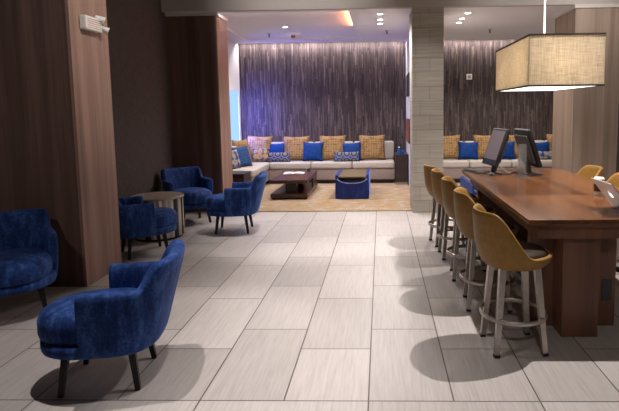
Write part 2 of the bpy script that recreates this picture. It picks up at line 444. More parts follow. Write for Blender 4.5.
# ------------------------------------------------------------------ armchairs (local front = +Y)
def smooth01(x): x = max(0, min(1, x)); return x*x*(3-2*x)
def d_outline(r, front, n=40, sq=2.3):
    pts = []
    for i in range(n):
        a = 2*PI*i/n; c, s = math.cos(a), math.sin(a)
        x = r*math.copysign(abs(c)**(2/sq), c); y = (front if s > 0 else r)*math.copysign(abs(s)**(2/sq), s)
        pts.append((x, y))
    return pts
def stack(bm, out, prof, cy=0):
    """outline scaled through a list of (inset, z)"""
    rings = []
    for ins, z in prof:
        ring = []
        for x, y in out:
            l = math.hypot(x, y); k = max(.02, (l-ins)/l); ring.append(bm.verts.new((x*k, cy+y*k, z)))
        rings.append(ring)
    n = len(out)
    for a, b in zip(rings, rings[1:]):
        for i in range(n): bm.faces.new((a[i], a[(i+1) % n], b[(i+1) % n], b[i]))
    bm.faces.new(rings[0][::-1]); bm.faces.new(rings[-1])
    return bm
def make_armchair():
    t = thing('armchair', '', 'armchair')
    out = d_outline(.305, .36, 44)
    obj('base', stack(bmesh.new(), out, [(.03, .25), (.005, .258), (0, .28), (.0, .315), (.02, .33)]), M['velvet'], t, smooth=True)
    cush = stack(bmesh.new(), d_outline(.275, .37, 44, 2.2), [(.04, .322), (.0, .33), (-.008, .36), (-.008, .43), (.01, .47), (.05, .495), (.12, .508), (.22, .512)])
    cu = obj('seat_cushion', cush, M['velvet'], t, smooth=True)
    # wrap-around shell
    bm = bmesh.new(); N = 84; rings = []
    for i in range(N+1):
        u = -1+2*i/N                      # -1..1 arm to arm
        if abs(u) > .66:                  # straight arm
            k = (abs(u)-.66)/.34; x = math.copysign(.312+.008*(1-k), u); y = -.10+.165*k; nx, ny = math.copysign(1, u), 0; fr = 0
        else:
            a = u/.66*PI/2; x = math.copysign(.320*abs(math.sin(a))**.72, u); y = -.10-.235*math.cos(a)**.8; nx, ny = math.sin(a), -math.cos(a); fr = math.cos(a)
        rise = smooth01((.40-abs(u))/.14)
        h = .640+.155*rise
        lean = .022+.125*smooth01((.62-abs(u))/.40)
        th = .072
        if abs(u) > .975: th = .060; 
        z0 = .255
        def p(off, z):
            k = max(0, (z-z0)/(.83-z0)); o = off+lean*k**1.2
            return bm.verts.new((x+nx*o, y+ny*o, z))
        ring = [p(-.012, z0), p(.0, z0+.02), p(.008, z0+.10), p(.010, (z0+h)/2), p(.01, h-.06), p(.004, h-.018), p(-th*.25, h), p(-th*.75, h), p(-th-.003, h-.018), p(-th-.006, h-.07), p(-th-.006, (h+.45)/2), p(-th, .40), p(-th+.004, z0)]
        rings.append(ring)
    m = len(rings[0])
    for a, b in zip(rings, rings[1:]):
        for j in range(m): bm.faces.new((a[j], a[(j+1) % m], b[(j+1) % m], b[j]))
    bm.faces.new(rings[0]); bm.faces.new(rings[-1][::-1])
    obj('backrest', bm, M['velvet'], t, smooth=True, sub=1)
    for sx in (-1, 1):
        for sy in (-1, 1):
            b = bmesh.new(); frustum(b, (sx*.170, sy*.18, .262), (sx*.205, sy*.215, 0), .030, .021, 4, PI/4)
            obj('leg', b, M['blackmetal'], t, bevel=.003)
    return t
ch = make_armchair()
g = 'blue velvet tub armchairs'
ch.location = (-1.715, 3.07, 0); ch.rotation_euler = (0, 0, R(101)); ch['group'] = g
ch['label'] = 'blue velvet tub armchair nearest the camera, at lower left, fully in view'
def facing(deg): return R(deg-90)
dup(ch, (-2.05, 7.04, 0), facing(186), 'blue velvet tub armchair at the edge of the gold rug, turned left')
dup(ch, (-2.80, 5.92, 0), facing(36), 'blue velvet tub armchair half hidden by wooden pier, beside striped drum table')
dup(ch, (-2.86, 7.60, 0), facing(-50), 'shadowed dark blue armchair in the recess behind the striped drum table')
dup(ch, (-3.06, 4.10, 0), facing(-52), 'dark blue armchair cut off by the left edge of the photo')

# ------------------------------------------------------------------ drum table
t = thing('drum_table', 'round side table with pale, gold and black vertical stripes between armchairs', 'side table', (-2.98, 6.72, 0))
cols = [M['trimwhite'], plain('cream_lacquer', srgb(196, 178, 146), .3, .3), M['brass'], M['black'], plain('bronze', srgb(110, 82, 52), .3, .8), M['steel']]
bm = bmesh.new(); n = 26; r0 = .315
for i in range(n):
    a0, a1 = 2*PI*i/n, 2*PI*(i+.94)/n; am = (a0+a1)/2; rr = r0+.010
    q = [(r0*math.cos(a0), r0*math.sin(a0)), (rr*math.cos(am), rr*math.sin(am)), (r0*math.cos(a1), r0*math.sin(a1)), (.29*math.cos(a1), .29*math.sin(a1)), (.29*math.cos(a0), .29*math.sin(a0))]
    lo = [bm.verts.new((x, y, .03)) for x, y in q]; hi = [bm.verts.new((x, y, .525)) for x, y in q]
    fs = [bm.faces.new((lo[k], lo[(k+1) % 5], hi[(k+1) % 5], hi[k])) for k in range(5)]
    mi = rnd.choice([0, 1, 1, 0, 2, 3, 3, 4, 5])
    fs += [bm.faces.new(lo[::-1]), bm.faces.new(hi)]
    for f in fs: f.material_index = mi
body = obj('body', bm, None, t)
for c in cols: body.data.materials.append(c)
obj('tabletop', lathe(bmesh.new(), [(.325, .525), (.34, .53), (.34, .548), (.33, .555)], 48), plain('stone_top', srgb(150, 136, 122), .3), t)
obj('base', lathe(bmesh.new(), [(.30, 0), (.30, .03)], 40), M['blackmetal'], t)

# ------------------------------------------------------------------ counter stools (local front = +X)
def make_stool():
    t = thing('counter_stool', '', 'stool')
    bm = bmesh.new(); n = 48; K = 9; rings = []
    def rim(a):
        d = abs((math.degrees(a)+180) % 360-180); b = 180-d      # angle away from the back
        return .675+.305*smooth01((104-b)/62.)
    for j in range(K+1):
        s = j/K; ring = []
        for i in range(n):
            a = 2*PI*i/n; ht = rim(a)
            if s < .35:
                k = s/.35; r = .10+.115*math.sin(k*PI/2); z = .585+.045*(1-math.cos(k*PI/2))
            else:
                k = (s-.35)/.65; z = .63+(ht-.63)*k
                r = .215+.03*min(1, (z-.63)/.08)+.035*max(0, (z-.66)/.3)*(1-k*.25)
            fx = 1.04 if math.cos(a) > 0 else 1.0
            ring.append(bm.verts.new((r*math.cos(a)*fx, r*math.sin(a)*1.0, z)))
        rings.append(ring)
    for a, b in zip(rings, rings[1:]):
        for i in range(n): bm.faces.new((a[i], a[(i+1) % n], b[(i+1) % n], b[i]))
    bm.faces.new(rings[0][::-1])
    sh = obj('seat_shell', bm, M['mustard'], t, smooth=True, solid=.026, sub=1)
    obj('seat_cushion', lathe(bmesh.new(), [(.15, .635), (.205, .645), (.22, .672), (.20, .698), (.12, .708), (.02, .71)], 40), M['brownleather'], t, smooth=True)
    for sx in (-1, 1):
        for sy in (-1, 1):
            b = bmesh.new(); frustum(b, (sx*.115, sy*.115, .62), (sx*.165, sy*.165, .0), .031, .024, 4, PI/4)
            l = obj('leg', b, M['steel'], t, bevel=.003)
            k = bmesh.new(); frustum(k, (sx*.1655, sy*.1655, .0), (sx*.1635, sy*.1635, .02), .026, .026, 4, PI/4)
            obj('foot_cap', k, M['black'], l)
    obj('footrest', torus(bmesh.new(), .222, .007, .245, 48, 8, .017), M['steel'], t, smooth=True)
    obj('swivel_plate', lathe(bmesh.new(), [(.12, .575), (.12, .592)], 24), M['blackmetal'], t)
    return t
st = make_stool(); g = 'mustard counter stools at the high table'
SY = [3.50, 4.27, 5.02, 5.74, 6.30]
LB = ['nearest mustard leather counter stool on the left side of the high table, its seat showing',
      'second mustard counter stool from the camera along the table left side',
      'third and middle mustard counter stool along the table left side',
      'fourth mustard counter stool from the camera along the table left side',
      'farthest mustard counter stool on the table left side, near the stone column']
st.location = (.905, SY[0], 0); st.rotation_euler = (0, 0, R(5)); st['label'] = LB[0]; st['group'] = g
for i in range(1, 5):
    dup(st, ((.88, .865, .835, .80)[i-1], SY[i], 0), R((-4, -4, 2, 8)[i-1]), LB[i])
dup(st, (2.22, 5.92, 0), R(180), 'mustard counter stool across the table, its back behind the paper cup')
dup(st, (2.24, 5.20, 0), R(178), 'mustard counter stool across the table, its back above the laptop')
dup(st, (2.24, 4.48, 0), R(182), 'counter stool at right photo edge, seen beneath the table beside its leg')

# ------------------------------------------------------------------ high table
t = thing('communal_table', 'long reddish wood counter-height table with stools along both sides', 'table', (0, 0, 0))
TX0, TX1, TY0, TY1 = .99, 2.19, 3.45, 6.38
obj('tabletop', bx(TX0, TX1, TY0, TY1, .862, .90), M['table'], t, bevel=.004)
bm = bmesh.new()   # undercut below the slab
v = [(TX0+.02, TY0+.02, .862), (TX1-.02, TY0+.02, .862), (TX1-.02, TY1-.02, .862), (TX0+.02, TY1-.02, .862)]
w_ = [(TX0+.09, TY0+.09, .82), (TX1-.09, TY0+.09, .82), (TX1-.09, TY1-.09, .82), (TX0+.09, TY1-.09, .82)]
a = [bm.verts.new(p) for p in w_]; b = [bm.verts.new(p) for p in v]
for i in range(4): bm.faces.new((a[i], a[(i+1) % 4], b[(i+1) % 4], b[i]))
bm.faces.new(a[::-1]); bm.faces.new(b)
obj('edge_rail', bm, M['table_leg'], t)
obj('apron', bx(TX0+.09, TX1-.09, TY0+.09, TY1-.09, .748, .82), M['table_leg'], t)
for y0, y1, yy0, yy1 in ((3.63, 3.83, 3.83, 3.90), (6.0, 6.2, 5.93, 6.0)):
    obj('leg', bx(1.285, 1.545, y0, y1, 0, .748), M['table_leg'], t, bevel=.004)
    pn = obj('leg_panel', bx(1.11, 1.75, yy0, yy1, 0, .748), M['table_leg'], t)
obj('outlet', bx(1.65, 1.72, 3.822, 3.83, .20, .36), M['charcoal'], t)
obj('stretcher', bx(1.36, 1.46, 3.90, 5.93, .06, .30), M['mahogany'], t)

# ------------------------------------------------------------------ pendant lamp
LX0, LX1, LY0, LY1, LZ0, LZ1 = 1.215, 1.825, 4.32, 5.55, 1.825, 2.245
t = thing('pendant_lamp', 'large rectangular tan burlap pendant shade hanging over the high table', 'lamp', ((LX0+LX1)/2, (LY0+LY1)/2, LZ0))
hx, hy, hz = (LX1-LX0)/2, (LY1-LY0)/2, LZ1-LZ0
bm = bmesh.new()
for a in ((-hx, hx, -hy, -hy+.004), (-hx, hx, hy-.004, hy), (-hx, -hx+.004, -hy+.004, hy-.004), (hx-.004, hx, -hy+.004, hy-.004)): box(bm, *a, .0, hz)
obj('lamp_shade', bm, M['burlap'], t)
bm = bmesh.new()
for z0, z1 in ((-.003, .011), (hz-.012, hz+.003)):
    for a in ((-hx-.003, hx+.003, -hy-.003, -hy+.006), (-hx-.003, hx+.003, hy-.006, hy+.003), (-hx-.003, -hx+.006, -hy, hy), (hx-.006, hx+.003, -hy, hy)): box(bm, *a, z0, z1)
obj('binding', bm, M['trimdark'], t)
obj('diffuser', bx(-hx+.006, hx-.006, -hy+.006, hy-.006, .002, .010), M['lampglow'], t)
obj('frame', tube(tube(bmesh.new(), [(-hx, 0, hz-.02), (hx, 0, hz-.02)], .006), [(0, -hy, hz-.02), (0, hy, hz-.02)], .006), M['steel'], t)
obj('cord', frustum(bmesh.new(), (0, 0, hz-.02), (0, 0, CZ-LZ0-.03), .010, .010, 10), M['whiteplastic'], t)
obj('canopy', lathe(bmesh.new(), [(.07, CZ-LZ0-.03), (.07, CZ-LZ0)], 24), M['whiteplastic'], t)

# ------------------------------------------------------------------ things on the table
TZ = .9005
def monitor(x, y, rz, label, tilt=19, screen=True):
    t = thing('computer_monitor', label, 'monitor', (x, y, TZ), rz, 'monitors on the high table')   # local front (screen) = -Y
    Mx = Matrix.Translation((0, 0, .045)) @ Matrix.Rotation(R(-tilt), 4, 'X')
    W_, H_ = .21, .475
    obj('casing', bx(-W_, W_, -.02, .022, .05, H_+.02, mat=Mx), M['black'], t, bevel=.014)
    obj('rear_housing', bx(-W_*.8, W_*.8, .022, .055, .10, H_-.04, mat=Mx), M['charcoal'], t, bevel=.015)
    obj('screen', bx(-W_+.03, W_-.03, -.0225, -.0195, .12, H_-.01, mat=Mx), M['screen'], t)
    b = bmesh.new(); frustum(b, (0, .07, .012), tuple(Mx @ Vector((0, .03, .22))), .035, .022, 8)
    obj('stand_neck', b, M['charcoal'], t, bevel=.003)
    obj('stand_base', bx(-.12, .12, -.05, .14, 0, .014), M['charcoal'], t, bevel=.005)
    return t
monitor(1.24, 6.02, R(-80), 'black touchscreen monitor with grey screen, turned to the left stools')
monitor(1.75, 5.92, R(98), 'black monitor seen from behind, next to the clear sign holder')
t = thing('keyboard', 'black keyboard lying at the far left corner of high table', 'keyboard', (1.13, 6.12, TZ), R(-70))
obj('keyboard_base', bx(-.2, .2, -.07, .07, 0, .016), M['charcoal'], t, bevel=.004)
bm = bmesh.new()
for i in range(14):
    for j in range(4): box(bm, -.19+i*.027, -.167+i*.027, -.06+j*.03, -.035+j*.03, .016, .024)
obj('keys', bm, M['black'], t)
t = thing('computer_mouse', 'small black mouse in front of the first monitor base', 'mouse', (1.24, 5.80, TZ), R(20))
bm = bmesh.new(); bmesh.ops.create_uvsphere(bm, u_segments=16, v_segments=10, radius=1)
for v in bm.verts: v.co = Vector((v.co.x*.032, v.co.y*.055, max(0, v.co.z)*.032))
obj('mouse_shell', bm, M['black'], t, smooth=True)
obj('scroll_wheel', frustum(bmesh.new(), (-.004, .03, .026), (.004, .03, .026), .008, .008, 12), M['charcoal'], t)
for k, (pts, lab) in enumerate(((((1.30, 5.94, .91), (1.36, 5.86, .905), (1.44, 5.84, .905), (1.50, 5.90, .93), (1.58, 5.92, .905), (1.66, 5.96, .92)), 'black cable bundle lying between the two monitors'),
                 (((1.34, 6.06, 1.02), (1.40, 6.0, .95), (1.47, 5.97, .905), (1.55, 6.02, .92), (1.6, 5.98, 1.0)), 'pale cable looped behind the cables between the monitors'))):
    P = []
    for a, b in zip(pts, pts[1:]):
        for s in range(4): P.append(Vector(a).lerp(Vector(b), s/4))
    P.append(Vector(pts[-1]))
    P = [P[0]]+[(P[i-1]+P[i]*2+P[i+1])/4 for i in range(1, len(P)-1)]+[P[-1]]
    o = obj('cable', tube(bmesh.new(), P, .007), M['black'] if k == 0 else M['steel'], smooth=True); tag(o, lab, 'cable')
t = thing('sign_holder', 'upright clear acrylic sign holder standing before the second monitor', 'sign holder', (1.52, 5.60, TZ), R(-8))
obj('panel', bx(-.043, .043, -.006, .006, .008, .36), M['acrylic'], t, bevel=.002)
obj('foot', bx(-.06, .085, -.045, .045, 0, .008), M['acrylic'], t, bevel=.002)
# cup
t = thing('paper_cup', 'white paper coffee cup with brown sleeve standing behind the laptop', 'cup', (1.855, 4.43, TZ))
obj('cup_body', lathe(bmesh.new(), [(.033, 0), (.035, .004), (.042, .135), (.042, .138)], 28), M['paper'], t)
obj('sleeve', lathe(bmesh.new(), [(.0375, .035), (.0425, .10)], 28, cap=False), M['cupsleeve'], t, solid=.003)
obj('lid', lathe(bmesh.new(), [(.045, .136), (.045, .143), (.040, .146), (.038, .153), (.03, .154)], 28), M['whiteplastic'], t)
# laptop (hinge along Y at its left; screen faces right)
t = thing('laptop', 'open silver laptop with glowing round logo on its lid', 'laptop', (1.735, 3.72, TZ))
obj('keyboard_deck', bx(0, .245, -.175, .175, 0, .016), M['alu'], t, bevel=.004)
obj('keys', bx(.03, .16, -.15, .15, .016, .018), M['black'], t)
ang = R(37); Mx = Matrix.Translation((0, 0, .014)) @ Matrix.Rotation(-ang, 4, 'Y')
ld = obj('lid', bx(-.007, 0, -.175, .175, 0, .265, mat=Mx), M['alu'], t, bevel=.003)
obj('display', bx(.0, .002, -.165, .165, .015, .255, mat=Mx), M['black'], ld)
bm = bmesh.new(); seg = 24   # apple-like outline with a bite and a leaf
pts = []
for i in range(seg):
    a = 2*PI*i/seg; r = .021*(1-.13*abs(math.cos(a/1))**8*0 - .16*max(0, math.sin(a))**14 - .10*max(0, -math.sin(a))**20)
    y, z = r*math.cos(a), r*1.02*math.sin(a)
    if math.hypot(y-.026, z-.003) < .0105: y -= .007
    pts.append((y, z))
def flat(pts, zc): 
    lo = [bm.verts.new(Mx @ Vector((-.0072, y, zc+z))) for y, z in pts]; hi = [bm.verts.new(Mx @ Vector((-.0082, y, zc+z))) for y, z in pts]
    n_ = len(pts)
    for i in range(n_): bm.faces.new((lo[i], lo[(i+1) % n_], hi[(i+1) % n_], hi[i]))
    bm.faces.new(lo[::-1]); bm.faces.new(hi)
flat(pts, .135); flat([(.0, .0), (.004, .009), (.010, .012), (.006, .003)], .159)
obj('logo', bm, M['logo'], ld)

# ------------------------------------------------------------------ lounge furniture
def rbox(name, a, mat, parent, bev=.03, seg=4):
    o = obj(name, bx(*a), mat, parent, bevel=bev, seg=seg)
    for p in o.data.polygons: p.use_smooth = True
    return o
RZ = .014
t = thing('sectional_sofa', 'long cream corner sofa along the timber wall of the left lounge', 'sofa', (-1.5, 11.9, RZ))
def T(a): x0, x1, y0, y1, z0, z1 = a; return (x0+1.5, x1+1.5, y0-11.9, y1-11.9, z0-RZ, z1-RZ)
obj('plinth', box(bx(*T((-3.2, .26, 11.55, 12.2, RZ, .10))), *T((-3.25, -2.62, 10.1, 11.55, RZ, .10))), M['espresso'], t)
rbox('seat_base', T((-2.52, .30, 11.45, 12.25, .10, .345)), M['sofa_base'], t, .02)
rbox('seat_base', T((-3.30, -2.52, 10.0, 12.25, .10, .345)), M['sofa_base'], t, .02)
for x0, x1 in ((-.645, .30), (-1.58, -.655), (-2.50, -1.59)):
    rbox('seat_cushion', T((x0, x1, 11.42, 12.06, .348, .50)), M['sofa'], t, .04)
rbox('seat_cushion', T((-3.14, -2.51, 11.14, 12.06, .348, .50)), M['sofa'], t, .04)
rbox('seat_cushion', T((-3.14, -2.50, 9.99, 11.13, .348, .50)), M['sofa'], t, .04)
for x0, x1 in ((-.645, .30), (-1.58, -.655), (-3.02, -1.59)):
    rbox('back_cushion', T((x0, x1, 12.08, 12.31, .49, .915)), M['sofa'], t, .05)
rbox('back_cushion', T((-3.32, -3.08, 10.0, 12.02, .49, .915)), M['sofa'], t, .05)
t = thing('sofa', 'cream sofa against the timber wall right of the stone column', 'sofa', (2.9, 11.9, 0))
def T2(a): x0, x1, y0, y1, z0, z1 = a; return (x0-2.9, x1-2.9, y0-11.9, y1-11.9, z0, z1)
obj('plinth', bx(*T2((1.06, 4.7, 11.55, 12.2, 0, .10))), M['espresso'], t)
rbox('seat_base', T2((1.02, 4.76, 11.45, 12.25, .10, .345)), M['sofa_base'], t, .02)
for k in range(4):
    x0 = 1.02+k*.935
    rbox('seat_cushion', T2((x0, x0+.925, 11.42, 12.06, .348, .50)), M['sofa'], t, .04)
    rbox('back_cushion', T2((x0, x0+.925, 12.08, 12.31, .49, .89)), M['sofa'], t, .05)

def pillow_bm(w, h, th, n=14, pinch=.10):
    bm = bmesh.new(); F = []; B = []
    for i in range(n+1):
        fr, br = [], []
        for j in range(n+1):
            u, v = -1+2*i/n, -1+2*j/n
            k = ((1-u**4)*(1-v**4))**.5
            sx = 1-pinch*(1-v*v)*abs(u); sz = 1-pinch*(1-u*u)*abs(v)
            x = u*w/2*sx; z = h/2+v*h/2*sz
            d = th/2*k
            fr.append(bm.verts.new((x, -d, z)))
            br.append(fr[-1] if i in (0, n) or j in (0, n) else bm.verts.new((x, d, z)))
        F.append(fr); B.append(br)
    for i in range(n):
        for j in range(n):
            bm.faces.new((F[i][j], F[i+1][j], F[i+1][j+1], F[i][j+1]))
            bm.faces.new((B[i][j], B[i][j+1], B[i+1][j+1], B[i+1][j]))
    return bm
PM = {}
def pillow(kind, x, y, z, w, h, th, mat, label, lean=14, rz=0, roll=0, cat='cushion', grp=None):
    key = (kind, w, h, th, mat)
    if key not in PM: PM[key] = obj(kind, pillow_bm(w, h, th), M[mat], smooth=True); o = PM[key]
    else: o = PM[key].copy(); C.objects.link(o)
    o.location = (x, y, z)
    o.rotation_euler = (Matrix.Rotation(rz, 3, 'Z') @ Matrix.Rotation(R(-lean), 3, 'X') @ Matrix.Rotation(R(roll), 3, 'Y')).to_euler()
    return tag(o, label, cat, grp)
GG = 'gold damask cushions on the sofas'; GB = 'blue cushions on the sofas'; GP = 'printed bolster cushions'
py = 11.80; pz = .497
def gold(x, label, w=.62, h=.60, mat='gold', rz=0, roll=0): return pillow('throw_cushion', x, py, pz, w, h, .18, mat, label, 14, rz, roll, 'cushion', GG)
gold(-2.84, 'large tan brocade cushion in the corner of the sofa, left of the blues', .62, .61, 'gold', R(-6), 2)
gold(-1.96, 'large gold damask cushion between the two plain royal blue cushions', .62, .59)
gold(-1.12, 'large gold damask cushion just right of the big royal blue cushion')
gold(-.20, 'large gold damask cushion at the right end of the left sofa', .62, .60, 'gold', R(4), 0)
pillow('throw_cushion', -2.40, 11.80, pz, .46, .43, .14, 'royal', 'royal blue cushion behind printed bolster, first from the sofa corner', 14, 0, -3, 'cushion', GB)
pillow('throw_cushion', -1.56, 11.70, pz, .48, .45, .15, 'royal', 'big plain royal blue cushion standing front and centre on left sofa', 16, 0, 1, 'cushion', GB)
pillow('throw_cushion', -.66, 11.76, pz, .46, .43, .14, 'royal', 'royal blue cushion beside the gold cushion at sofa right end', 14, 0, -3, 'cushion', GB)
pillow('bolster_cushion', -2.33, 11.60, pz, .56, .23, .13, 'bolster', 'small printed bolster with medallions before the corner blue cushion', 12, 0, 0, 'cushion', GP)
pillow('bolster_cushion', -.77, 11.57, pz, .60, .23, .13, 'bolster', 'small printed bolster with medallions before the right-hand blue cushion', 12, 0, 0, 'cushion', GP)
pillow('throw_cushion', -2.74, 11.58, pz, .42, .34, .14, 'floral', 'floral brown and blue cushion leaning on the corner tan cushion', 18, R(-4), 0, 'cushion')
# on the left return
pillow('throw_cushion', -2.98, 11.16, pz, .56, .56, .16, 'gold', 'tan cushion against the window wall, beside the wooden pier', 12, R(70), 0, 'cushion')
pillow('throw_cushion', -2.84, 10.60, pz, .50, .46, .14, 'steelblue', 'slate blue cushion on the sofa return beside the dark side table', 20, R(58), 0, 'cushion')
pillow('throw_cushion', -2.94, 10.24, pz, .44, .40, .13, 'striped', 'blue and tan printed cushion at the near end of sofa return', 16, R(66), 0, 'cushion')
# right sofa
def rg(x, label, w=.60): return pillow('throw_cushion', x, py, pz, w, .58, .18, 'gold', label, 14, 0, 0, 'cushion', GG)
rg(1.52, 'gold damask cushion on right sofa, touching the stone column in view'); rg(2.40, 'gold damask cushion behind the first monitor on the right sofa')
rg(3.02, 'gold damask cushion seen between the two monitors'); rg(4.06, 'gold damask cushion on right sofa, next to the panelled pier')
pillow('throw_cushion', 1.97, 11.72, pz, .47, .42, .14, 'royal', 'royal blue cushion between stone column and the first monitor', 14, 0, 1, 'cushion', GB)
pillow('throw_cushion', 2.80, 11.68, pz, .46, .42, .14, 'royal', 'royal blue cushion between the two monitors on right sofa', 14, 0, 0, 'cushion', GB)
pillow('throw_cushion', 3.60, 11.74, pz, .46, .40, .14, 'royal', 'royal blue cushion right of the second monitor', 14, 0, -2, 'cushion', GB)
pillow('bolster_cushion', 3.76, 11.56, pz, .56, .20, .13, 'striped', 'dark printed bolster under the blue cushion right of second monitor', 12, 0, 0, 'cushion', GP)

# coffee table
t = thing('coffee_table', 'low dark wood coffee table with thick top and lower shelf', 'table', (-1.71, 10.2, RZ))
obj('tabletop', bx(-.345, .345, -.78, .78, .30, .365), M['mahogany'], t, bevel=.005)
obj('shelf', bx(-.345, .345, -.78, .78, .03, .105), M['mahogany'], t, bevel=.005)
for y in (-.50, .38): obj('pedestal', bx(-.10, .10, y-.06, y+.16, .105, .30), M['espresso'], t)
obj('side_panel', bx(.30, .335, .12, .70, .105, .30), M['mahogany'], t)
for sx in (-1, 1):
    for sy in (-1, 1): obj('foot', bx(sx*.30-.03, sx*.30+.03, sy*.70-.03, sy*.70+.03, 0, .03), M['espresso'], t)
t = thing('magazine', 'open white magazine lying on the dark coffee table', 'magazine', (-1.78, 10.45, RZ+.366), R(5))
bm = bmesh.new()
for s in (-1, 1):
    xs = [0, .05, .12, .21]; zs = [.006, .018, .014, .004]
    lo = [[bm.verts.new((s*x, y, 0)) for x in xs] for y in (-.14, .14)]; hi = [[bm.verts.new((s*x, y, z)) for x, z in zip(xs, zs)] for y in (-.14, .14)]
    for k in range(3):
        bm.faces.new((hi[0][k], hi[0][k+1], hi[1][k+1], hi[1][k])); bm.faces.new((lo[0][k], lo[1][k], lo[1][k+1], lo[0][k+1]))
        for q in (0, 1): bm.faces.new((lo[q][k], lo[q][k+1], hi[q][k+1], hi[q][k]))
    bm.faces.new((lo[0][3], lo[1][3], hi[1][3], hi[0][3]))
obj('pages', bm, M['paper'], t)
t = thing('glass_votive', 'small dark glass candle holder on coffee table beside the magazine', 'candle holder', (-1.50, 10.62, RZ+.366))
obj('holder', lathe(bmesh.new(), [(.03, 0), (.035, .01), (.038, .075), (.034, .08)], 20), M['acrylic'], t)
obj('band', lathe(bmesh.new(), [(.039, .03), (.040, .06)], 20, cap=False), M['espresso'], t, solid=.003)

# ottoman tray tables
def make_ottoman(x, y, z, label, ln=1.25):
    t = thing('ottoman', label, 'ottoman', (x, y, z), 0, 'navy ottomans with scooped ends')
    w, H_ = .31, .42
    for s in (-1, 1):     # front and rear end panels with a scooped top edge
        bm = bmesh.new(); n = 20; top = []
        for i in range(n+1):
            u = -1+2*i/n; zt = H_-.115*(1-abs(u)**3.2) if abs(u) < .93 else H_
            top.append((u*w, zt))
        y0, y1 = (0, .05) if s < 0 else (ln-.05, ln)
        A = [bm.verts.new((a, y0, b)) for a, b in top]; A2 = [bm.verts.new((a, y0, .012)) for a, b in top]
        B = [bm.verts.new((a, y1, b)) for a, b in top]; B2 = [bm.verts.new((a, y1, .012)) for a, b in top]
        for i in range(n):
            bm.faces.new((A2[i], A2[i+1], A[i+1], A[i])); bm.faces.new((B2[i+1], B2[i], B[i], B[i+1]))
            bm.faces.new((A[i], A[i+1], B[i+1], B[i])); bm.faces.new((A2[i+1], A2[i], B2[i], B2[i+1]))
        bm.faces.new((A2[0], A[0], B[0], B2[0])); bm.faces.new((A[n], A2[n], B2[n], B[n]))
        obj('end_panel', bm, M['navy_fabric'], t)
        P = [(a, (y0-.003) if s < 0 else (y1+.003), b-.012) for a, b in top[1:-1]]
        obj('piping', tube(bmesh.new(), P, .011), plain('lilac_piping', srgb(120, 128, 180), .6), t, smooth=True)
    for s in (-1, 1):     # side panels that dip between the ends
        bm = bmesh.new(); n = 20; y0, y1 = .05, ln-.05
        x0, x1 = sorted((s*w, s*(w-.05)))
        pr = [(y0+(y1-y0)*i/n, H_+.015+.0*math.sin(PI*i/n)) for i in range(n+1)]
        V = [[bm.verts.new((xx, a, b)) for a, b in pr] for xx in (x0, x1)]; V0 = [[bm.verts.new((xx, a, .012)) for a, b in pr] for xx in (x0, x1)]
        for i in range(n):
            bm.faces.new((V[0][i], V[0][i+1], V[1][i+1], V[1][i])); bm.faces.new((V0[0][i+1], V0[0][i], V0[1][i], V0[1][i+1]))
            bm.faces.new((V0[0][i], V0[0][i+1], V[0][i+1], V[0][i])); bm.faces.new((V0[1][i+1], V0[1][i], V[1][i], V[1][i+1]))
        for i in (0, n): bm.faces.new((V0[0][i], V[0][i], V[1][i], V0[1][i]))
        obj('side_panel', bm, M['navy_fabric'], t)
    obj('seat', bx(-w+.05, w-.05, .05, ln-.05, .20, .325), M['espresso'], t)
    obj('tray', bx(-w+.052, w-.052, .03, ln-.03, .395, .412), plain('olive_tray', srgb(104, 88, 60), .5), t)
    obj('foot', bx(-w+.03, w-.03, .03, ln-.03, 0, .012), M['black'], t)
    return t
make_ottoman(-.54, 9.43, RZ, 'navy blue upholstered ottoman with scooped end, standing on the gold rug')
make_ottoman(1.74, 8.1, 0, 'navy ottoman behind the left stools, half hidden under the high table')

# side tables
t = thing('side_table', 'dark cube side table beside the wooden pier, left of the rug', 'side table', (-2.76, 9.55, RZ))
obj('tabletop', bx(-.26, .26, -.25, .25, .46, .50), M['espresso'], t, bevel=.004)
obj('body', bx(-.25, .25, -.24, .24, .0, .46), M['espresso'], t)
obj('door', bx(-.22, .22, -.252, -.24, .04, .42), M['mahogany'], t)
t = thing('end_table', 'tall dark narrow end table at right end of the left sofa', 'side table', (.445, 11.5, RZ))
obj('tabletop', bx(-.135, .14, -.30, .40, .63, .66), M['espresso'], t, bevel=.004)
obj('body', bx(-.13, .13, -.28, .38, .06, .63), M['espresso'], t)
obj('foot', bx(-.12, .12, -.26, .36, 0, .06), M['steel'], t)
for i, (x, y, h, lab) in enumerate(((.39, 11.34, .14, 'clear blue glass bottle, left one on the tall end table'), (.48, 11.38, .11, 'darker blue glass jar, right one on the tall end table'))):
    t = thing('glass_bottle', lab, 'bottle', (x, y, RZ+.661), 0, 'blue bottles on the end table')
    obj('bottle_body', lathe(bmesh.new(), [(.030, 0), (.036, .008), (.036, h*.6), (.016, h*.8), (.014, h)], 20), M['blueglass'], t, smooth=False)
    obj('bottle_cap', lathe(bmesh.new(), [(.018, h), (.018, h+.025)], 16), M['whiteplastic'] if i == 0 else M['navy'], t)
# pictures on the partition
for zz, hh, mt, lab in ((1.93, .46, 'artdark', 'dark framed picture, upper one on the white partition by column'), (.95, .50, 'artred', 'rust red framed picture, lower one on the white partition by column')):
    t = thing('framed_picture', lab, 'picture', (.598, 11.1, zz), 0, 'pictures on the partition')
    bm = bmesh.new()
    for a in ((-.5, .5, 0, .03), (-.5, .5, hh-.03, hh), (-.5, -.47, .03, hh-.03), (.47, .5, .03, hh-.03)): box(bm, -.028, 0, *a)
    obj('frame', bm, M['black'], t)
    obj('picture', bx(-.018, -.002, -.47, .47, .03, hh-.03), M[mt], t)

